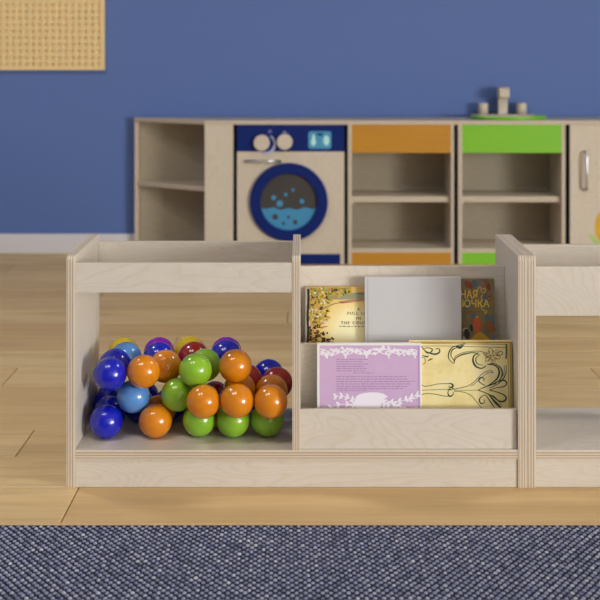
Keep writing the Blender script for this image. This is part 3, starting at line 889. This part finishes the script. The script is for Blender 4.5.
# washing machine
wm = kbase('toy_washing_machine', 'toy washing machine with navy porthole door and control panel', 'toy washing machine', 290.7)
ox = wm.location.x
kboard('top_board', wm, 234.8, 346.6, -.004, KD, HK - KT, HK, 2, 'x')
for a, b in ((237.0, 240.0), (341.0, 344.2)):
    kboard('side_panel', wm, a, b, .014, KD, 0, HK - KT, 0, 'z')
kboard('front_panel', wm, 237.0, 344.2, 0, .014, kz(254), kz(151.6), 1, 'z')
kboard('control_panel', wm, 237.0, 344.2, -.001, .014, kz(151.6), HK - KT, 1, 'x', M['navy'], M['navy'])
kboard('plinth', wm, 241.5, 340.3, 0.0, .016, 0.0, kz(254), 1, 'x', M['navy'], M['navy'])
kboard('back_board', wm, 240.0, 341.0, KD - .01, KD, 0, HK - KT, 1, 'x')
kboard('bottom_board', wm, 240.0, 341.0, .016, KD - .01, 0.02, .036, 2, 'x')
kboard('plinth_post', wm, 237.0, 241.5, 0.0, .014, 0, kz(254), 1, 'z')
kboard('plinth_post', wm, 340.3, 344.2, 0.0, .014, 0, kz(254), 1, 'z')
gap_shade_strips(wm, 236.6, 344.6)
dcx, dcz = kx(288.8) - ox, kz(201.8)
s = ZK / F
door = mesh_obj('porthole_door', lathe([(28.4 * s, -.002), (28.4 * s, -.014), (29.2 * s, -.016), (38.2 * s, -.016), (39 * s, -.014), (39 * s, 0), (28.4 * s, 0)], 64, 'y', None, (dcx, 0, dcz)), M['navy'], wm)
W2 = lambda a, b: (kx(245 + a / 5) - ox, kz(120 + b / 5))
bm = bmesh.new(); flat_poly(bm, ellipse(dcx, dcz, 28.5 * s, 28.5 * s, 0, 48), -.0020)
mesh_obj('porthole_window', bm, M['glassprint'], door)
bm = bmesh.new()
wr = 28.3 * s
pts = []
a0, a1 = RAD(180 + 13), RAD(360 - 11)
for k in range(33):
    a = a0 + (a1 - a0) * k / 32
    pts.append((dcx + wr * cos(a), dcz + wr * sin(a)))
xr, xl = pts[-1][0], pts[0][0]
for k in range(1, 40):
    u_ = k / 40
    x = xr + (xl - xr) * u_
    pts.append((x, pts[-1][1] * 0 + dcz - wr * (.20 + .035 * sin(u_ * 22) + .05 * sin(pi * u_))))
flat_poly(bm, pts, -.0026)
mesh_obj('water_print', bm, M['water'], door)
bm = bmesh.new()
for a, b, r_ in ((143, 388, 2.4), (174, 418, 3.3), (204, 372, 1.8), (240, 350, 1.5), (285, 406, 2.4)):
    bm = bmesh.new()
    x, z = W2(a, b); flat_poly(bm, ellipse(x, z, r_ * s, r_ * s), -.0026)
    mesh_obj('bubble_print', bm, M['water'], door)
for a, b, r_ in ((151, 484, 3.0), (218, 485, 1.6), (192, 517, 1.7), (252, 510, 2.4)):
    bm = bmesh.new()
    x, z = W2(a, b); flat_poly(bm, ellipse(x, z, r_ * s, r_ * s), -.0032)
    mesh_obj('bubble_print', bm, M['glassprint'], door)
bm = bmesh.new()
x, z = W2(102, 120); ribbon(bm, [Vector((x + 9.4 * s * cos(a), z + 9.4 * s * sin(a))) for a in [RAD(-130 + 190 * k / 24) for k in range(25)]], .011, -.0018, True)
x, z = W2(124, 58); ribbon(bm, [Vector((x - .006, z - .006)), Vector((x, z + .008)), Vector((x + .007, z - .004))], .003, -.0018, False)
x, z = W2(198, 58); ribbon(bm, [Vector((x - .008, z - .006)), Vector((x, z + .002)), Vector((x + .009, z - .006))], .003, -.0018, False)
mesh_obj('dial_marks', bm, plain('pale_violet_print', srgb(178, 184, 222), .5), wm)
for a, b, r_ in ((84, 113, 8.0), (198, 108, 7.9)):
    x, z = W2(a, b)
    mesh_obj('knob', lathe([(0, -.026), (r_ * s - .003, -.026), (r_ * s, -.023), (r_ * s, -.001), (0, -.001)], 32, 'y', None, (x, 0, z)), M['kitchen_x'], wm)
x, z = W2(374, 100)
bm = bmesh.new()
pts = []
for qx, qz, a_ in ((1, 1, 0), (-1, 1, 90), (-1, -1, 180), (1, -1, 270)):
    for k in range(5):
        aa = RAD(a_ + 90 * k / 4)
        pts.append((x + qx * .037 + .010 * cos(aa), z + qz * .026 + .010 * sin(aa)))
flat_poly(bm, pts, -.0018)
disp = mesh_obj('display', bm, M['lightblue'], wm)
bm = bmesh.new()
flat_poly(bm, ellipse(x - .026, z - .008, .011, .016), -.0023); flat_poly(bm, ellipse(x - .026, z + .01, .006, .014), -.0025); 
mesh_obj('display_mark', bm, M['mint'], disp)
bm = bmesh.new(); flat_poly(bm, ellipse(x + .027, z - .002, .013, .021), -.0023)
mesh_obj('display_mark', bm, M['mint'], disp)
bm = bmesh.new()
flat_poly(bm, [(x - .014, z + .028), (x + .014, z + .028), (x + .008, z + .018), (x - .008, z + .018)], -.0023)
mesh_obj('display_notch', bm, M['navy'], disp)
xA, zA = W2(0, 205); xB, _ = W2(180, 205)
bm = tube([(xA, -.008, zA), (xB, -.008, zA)], .0065, 14)
box_bm(xA + .01, xA + .02, -.008, .0, zA - .004, zA + .004, 0, 1, bm); box_bm(xB - .02, xB - .01, -.008, .0, zA - .004, zA + .004, 0, 1, bm)
mesh_obj('bar_handle', bm, M['steel'], wm, smooth=True)

# corner shelf with a slanted opening
cs = thing('corner_shelf', 'open birch corner shelf at the end of the play kitchen row', 'shelf', (kx(184), YK, 0))
ox = cs.location.x
x_far = (134.6 - CX) * 5.588 / F - ox; y_far = 5.588 - D - YK
x_n0, x_n1 = kx(204.6) - ox, kx(233.2) - ox
def prism(nm, poly, z0, z1, mats, bev=.001):
    bm = bmesh.new()
    lo = [bm.verts.new((a, b, z0)) for a, b in poly]; hi = [bm.verts.new((a, b, z1)) for a, b in poly]
    bm.faces.new(lo[::-1]); bm.faces.new(hi)
    for i in range(len(poly)):
        j = (i + 1) % len(poly); bm.faces.new((lo[i], lo[j], hi[j], hi[i]))
    bmesh.ops.recalc_face_normals(bm, faces=bm.faces)
    bevel_sharp(bm, bev, 1)
    bm.normal_update()
    for f in bm.faces: f.material_index = 0 if abs(f.normal.z) > .72 else 1
    return mesh_obj(nm, bm, mats, cs)
mt = [M['kitchen_x'], M['edge_z']]
poly = [(x_far - .002, KD), (x_far - .002, y_far - .004), (x_n0, -.004), (kx(234.6) - ox, -.004), (kx(234.6) - ox, KD)]
prism('top_board', poly, HK - KT, HK, mt)
inner = [(x_far + KT, KD - .01), (x_far + KT, y_far - .006), (x_n0, .004), (x_n0, KD - .01)]
prism('shelf_board', inner, kz(187 + 4.6) , kz(187) , mt)
prism('bottom_board', inner, .03, .046, mt)
mesh_obj('plinth', box_bm(x_far + .02, x_n0 - .001, KD - .03, KD - .012, 0, .0295), M['kitchen_x'], cs)
board('side_panel', x_far, x_far + KT, y_far, KD, 0, HK - KT, 0, 'z', cs, .001, M['kitchen_z'])
board('back_board', x_far + KT, x_n0, KD - .01, KD, 0, HK - KT, 1, 'x', cs, .001, M['kitchen_back_shade'])
board('front_panel', x_n0, x_n1, 0, .016, 0, HK - KT, 1, 'z', cs, .001, M['kitchen_z'])
board('inner_panel', x_n0, x_n0 + KT, .016, KD, 0, HK - KT, 0, 'z', cs, .001, M['kitchen_z'])
board('inner_panel', x_n1 - KT, x_n1, .016, KD, 0, HK - KT, 0, 'z', cs, .001, M['kitchen_z'])
mesh_obj('gap_shade_strip', box_bm(x_n1, x_n1 + .0052, .004, KD, 0, HK - KT - .001), M['black'], cs)  # painted gap shade beside the washing machine

# fridge
fr = kbase('toy_fridge', 'toy fridge with a silver door handle and a yellow fruit picture', 'toy fridge', 628)
ox = fr.location.x
kboard('top_board', fr, 567.8, 688.0, -.004, KD, HK - KT, HK, 2, 'x')
kboard('side_panel', fr, 569.8, 573.6, .018, KD, 0, HK - KT, 0, 'z')
kboard('side_panel', fr, 682, 686.0, .018, KD, 0, HK - KT, 0, 'z')
kboard('back_board', fr, 573.6, 682, KD - .01, KD, 0, HK - KT, 1, 'x')
kboard('bottom_board', fr, 573.6, 682, .018, KD - .01, .02, .036, 2, 'x')
fd = kboard('door', fr, 569.9, 686.0, 0, .016, .004, HK - KT - .001, 1, 'z')
gap_shade_strips(fr, 569.8, 686.0)
hx = kx(585.3) - ox
z0, z1_ = kz(190.5), kz(150.5)
path = [(hx, 0, z0 + .005)] + [(hx, -.03 + .014 * (1 - sin(a)), z0 + .005 + .0 + .014 * (1 - cos(a)) - 0) for a in [RAD(q) for q in (0, 30, 60, 90)]]
path += [(hx, -.03 + .014 * (1 - cos(a)), z1_ - .005 - .014 * (1 - sin(a))) for a in [RAD(q) for q in (0, 30, 60, 90)]] + [(hx, 0, z1_ - .005)]
mesh_obj('handle', tube(path, .0062, 14), M['steel'], fd, smooth=True)
bm = bmesh.new()
cxp, czp = kx(607) - ox, kz(224)
pts = []
for k in range(40):
    a = 2 * pi * k / 40
    rad = 1 - .16 * sin(a) + .04 * cos(3 * a)
    pts.append((cxp + 12.6 * s * rad * cos(a), czp + 16.5 * s * rad * sin(a)))
flat_poly(bm, pts, -.0006, 0)
for a, b, l_, an in ((593, 238, 11, 2.4), (598, 243, 12, 3.0), (610, 245, 13, .2), (618, 240, 11, .7), (606, 204, 9, 1.2), (611, 203, 9, .5)):
    flat_poly(bm, leaf(kx(a) - ox, kz(b), l_ * s, 4.6 * s, an), -.0010, 1)
mesh_obj('fruit_picture', bm, [plain('yellow_print', srgb(212, 166, 18), .5), plain('leaf_green_print', srgb(176, 208, 120), .5)], fd)

# ------------------------------------------------------------------ pegboard on the wall
def make_pegboard():
    Zp = YW + D - .024
    kp = Zp / F
    xr = (104.3 - CX) * kp; zb = CAMZ - (70 - CY) * kp
    p = 6.57 * kp
    nx, nz = 28, 22
    m = .010
    x0 = xr - nx * p - 2 * m + p * .0; z1 = zb + nz * p + 2 * m
    bm = bmesh.new()
    rh = p * .33; n = 8; dp = .012
    cache = {}
    def V(x, y, z):
        k = (round(x, 6), round(y, 6), round(z, 6))
        if k not in cache: cache[k] = bm.verts.new((x, y, z))
        return cache[k]
    for i in range(nx):
        for j in range(nz):
            cx_ = x0 + m + (i + .5) * p; cz_ = zb + m + (j + .5) * p
            sq = [(cx_ + p / 2 * a, cz_ + p / 2 * b) for a, b in ((1, 0), (1, 1), (0, 1), (-1, 1), (-1, 0), (-1, -1), (0, -1), (1, -1))]
            ci = [(cx_ + rh * cos(pi / 4 * k), cz_ + rh * sin(pi / 4 * k)) for k in range(8)]
            for k in range(8):
                k2 = (k + 1) % 8
                bm.faces.new((V(sq[k][0], 0, sq[k][1]), V(ci[k][0], 0, ci[k][1]), V(ci[k2][0], 0, ci[k2][1]), V(sq[k2][0], 0, sq[k2][1])))
                bm.faces.new((V(ci[k][0], 0, ci[k][1]), V(ci[k][0], dp, ci[k][1]), V(ci[k2][0], dp, ci[k2][1]), V(ci[k2][0], 0, ci[k2][1])))
            bm.faces.new([V(c_[0], dp, c_[1]) for c_ in ci])
    bmesh.ops.recalc_face_normals(bm, faces=bm.faces)
    xe, ze = x0 + m + nx * p, zb + m + nz * p
    # rim and body
    for (a, b, c_, d_) in ((x0, x0 + m, zb, z1), (xe, xe + m, zb, z1), (x0 + m, xe, zb, zb + m), (x0 + m, xe, ze, z1)):
        box_bm(a, b, 0, .022, c_, d_, 0, 1, bm)
    t = NT('tan_pegboard')
    f = t.noise(t.coords('Object', (60, 60, 60)), 1, 3)
    mm = t.set(t.mix(f, srgb(238, 212, 156), srgb(230, 202, 144)), .6)
    o = mesh_obj('mounted_peg_board', bm, mm, None, (0, YW - .024, 0))
    tag(o, 'tan board with rows of round holes hung on the blue wall', 'pegboard')
make_pegboard()

# ------------------------------------------------------------------ light
KEY, LAMP, FILL_LAMP = 950, 15, 26  # last value powers the two lamps added as fill
def area(name, loc, rot, sx, sy, power, color=(1, 1, 1)):
    l = bpy.data.lights.new(name, 'AREA')
    l.shape = 'RECTANGLE'; l.size = sx; l.size_y = sy; l.energy = power; l.color = color
    o = bpy.data.objects.new(name, l); o.location = loc; o.rotation_euler = rot
    return link(o)
area('window_light', (XR + .02, (WY0 + WY1) / 2, (WZ0 + WZ1) / 2), (0, RAD(90), 0), WZ1 - WZ0, WY1 - WY0, KEY, (1, 1, 1))
for lx, ly, pw, near in ((-1.35, -1.0, LAMP, 'left of the storage unit'), (-.6, -1.0, LAMP, 'above the storage unit'), (1.9, .75, FILL_LAMP, 'added unseen as fill, towards the window side'), (-1.7, .9, FILL_LAMP, 'added unseen as fill, towards the pegboard side')):  # last two are unseen lamps added to brighten floor and background
    cl = thing('ceiling_or_fill_light', 'round white ceiling light ' + near, 'ceiling light', (lx, ly, 2.66))
    mesh_obj('housing', lathe([(0, .09), (.24, .09), (.25, .08), (.25, .03), (.235, .03), (.235, .06), (0, .06)], 40), M['trimwhite'], cl, smooth=False)
    l = bpy.data.lights.new('lamp_disc', 'AREA'); l.shape = 'DISK'; l.size = .44; l.energy = pw; l.color = (1, .985, .96)
    lo_ = bpy.data.objects.new('lamp_disc', l); lo_.location = (0, 0, .035); link(lo_, cl)

w = bpy.data.worlds.new('daylight'); SC.world = w
w.use_nodes = True
w.node_tree.nodes['Background'].inputs[0].default_value = (.95, .97, 1, 1)
w.node_tree.nodes['Background'].inputs[1].default_value = .9

# ------------------------------------------------------------------ camera
cam = bpy.data.cameras.new('camera')
cam.sensor_width = 36; cam.lens = F / 600 * 36
cam.shift_x = -(CX - 300) / 600; cam.shift_y = -(300 - CY) / 600
cam.dof.use_dof = True; cam.dof.focus_distance = 2.62; cam.dof.aperture_fstop = 6.0
cam.clip_start = .05
co = bpy.data.objects.new('camera', cam)
co.location = (0, -D, CAMZ); co.rotation_euler = (RAD(90), 0, 0)
link(co); SC.camera = co
SC.view_settings.view_transform = 'Standard'
SC.view_settings.look = 'None'
SC.view_settings.gamma = 1
SC.view_settings.exposure = -.38
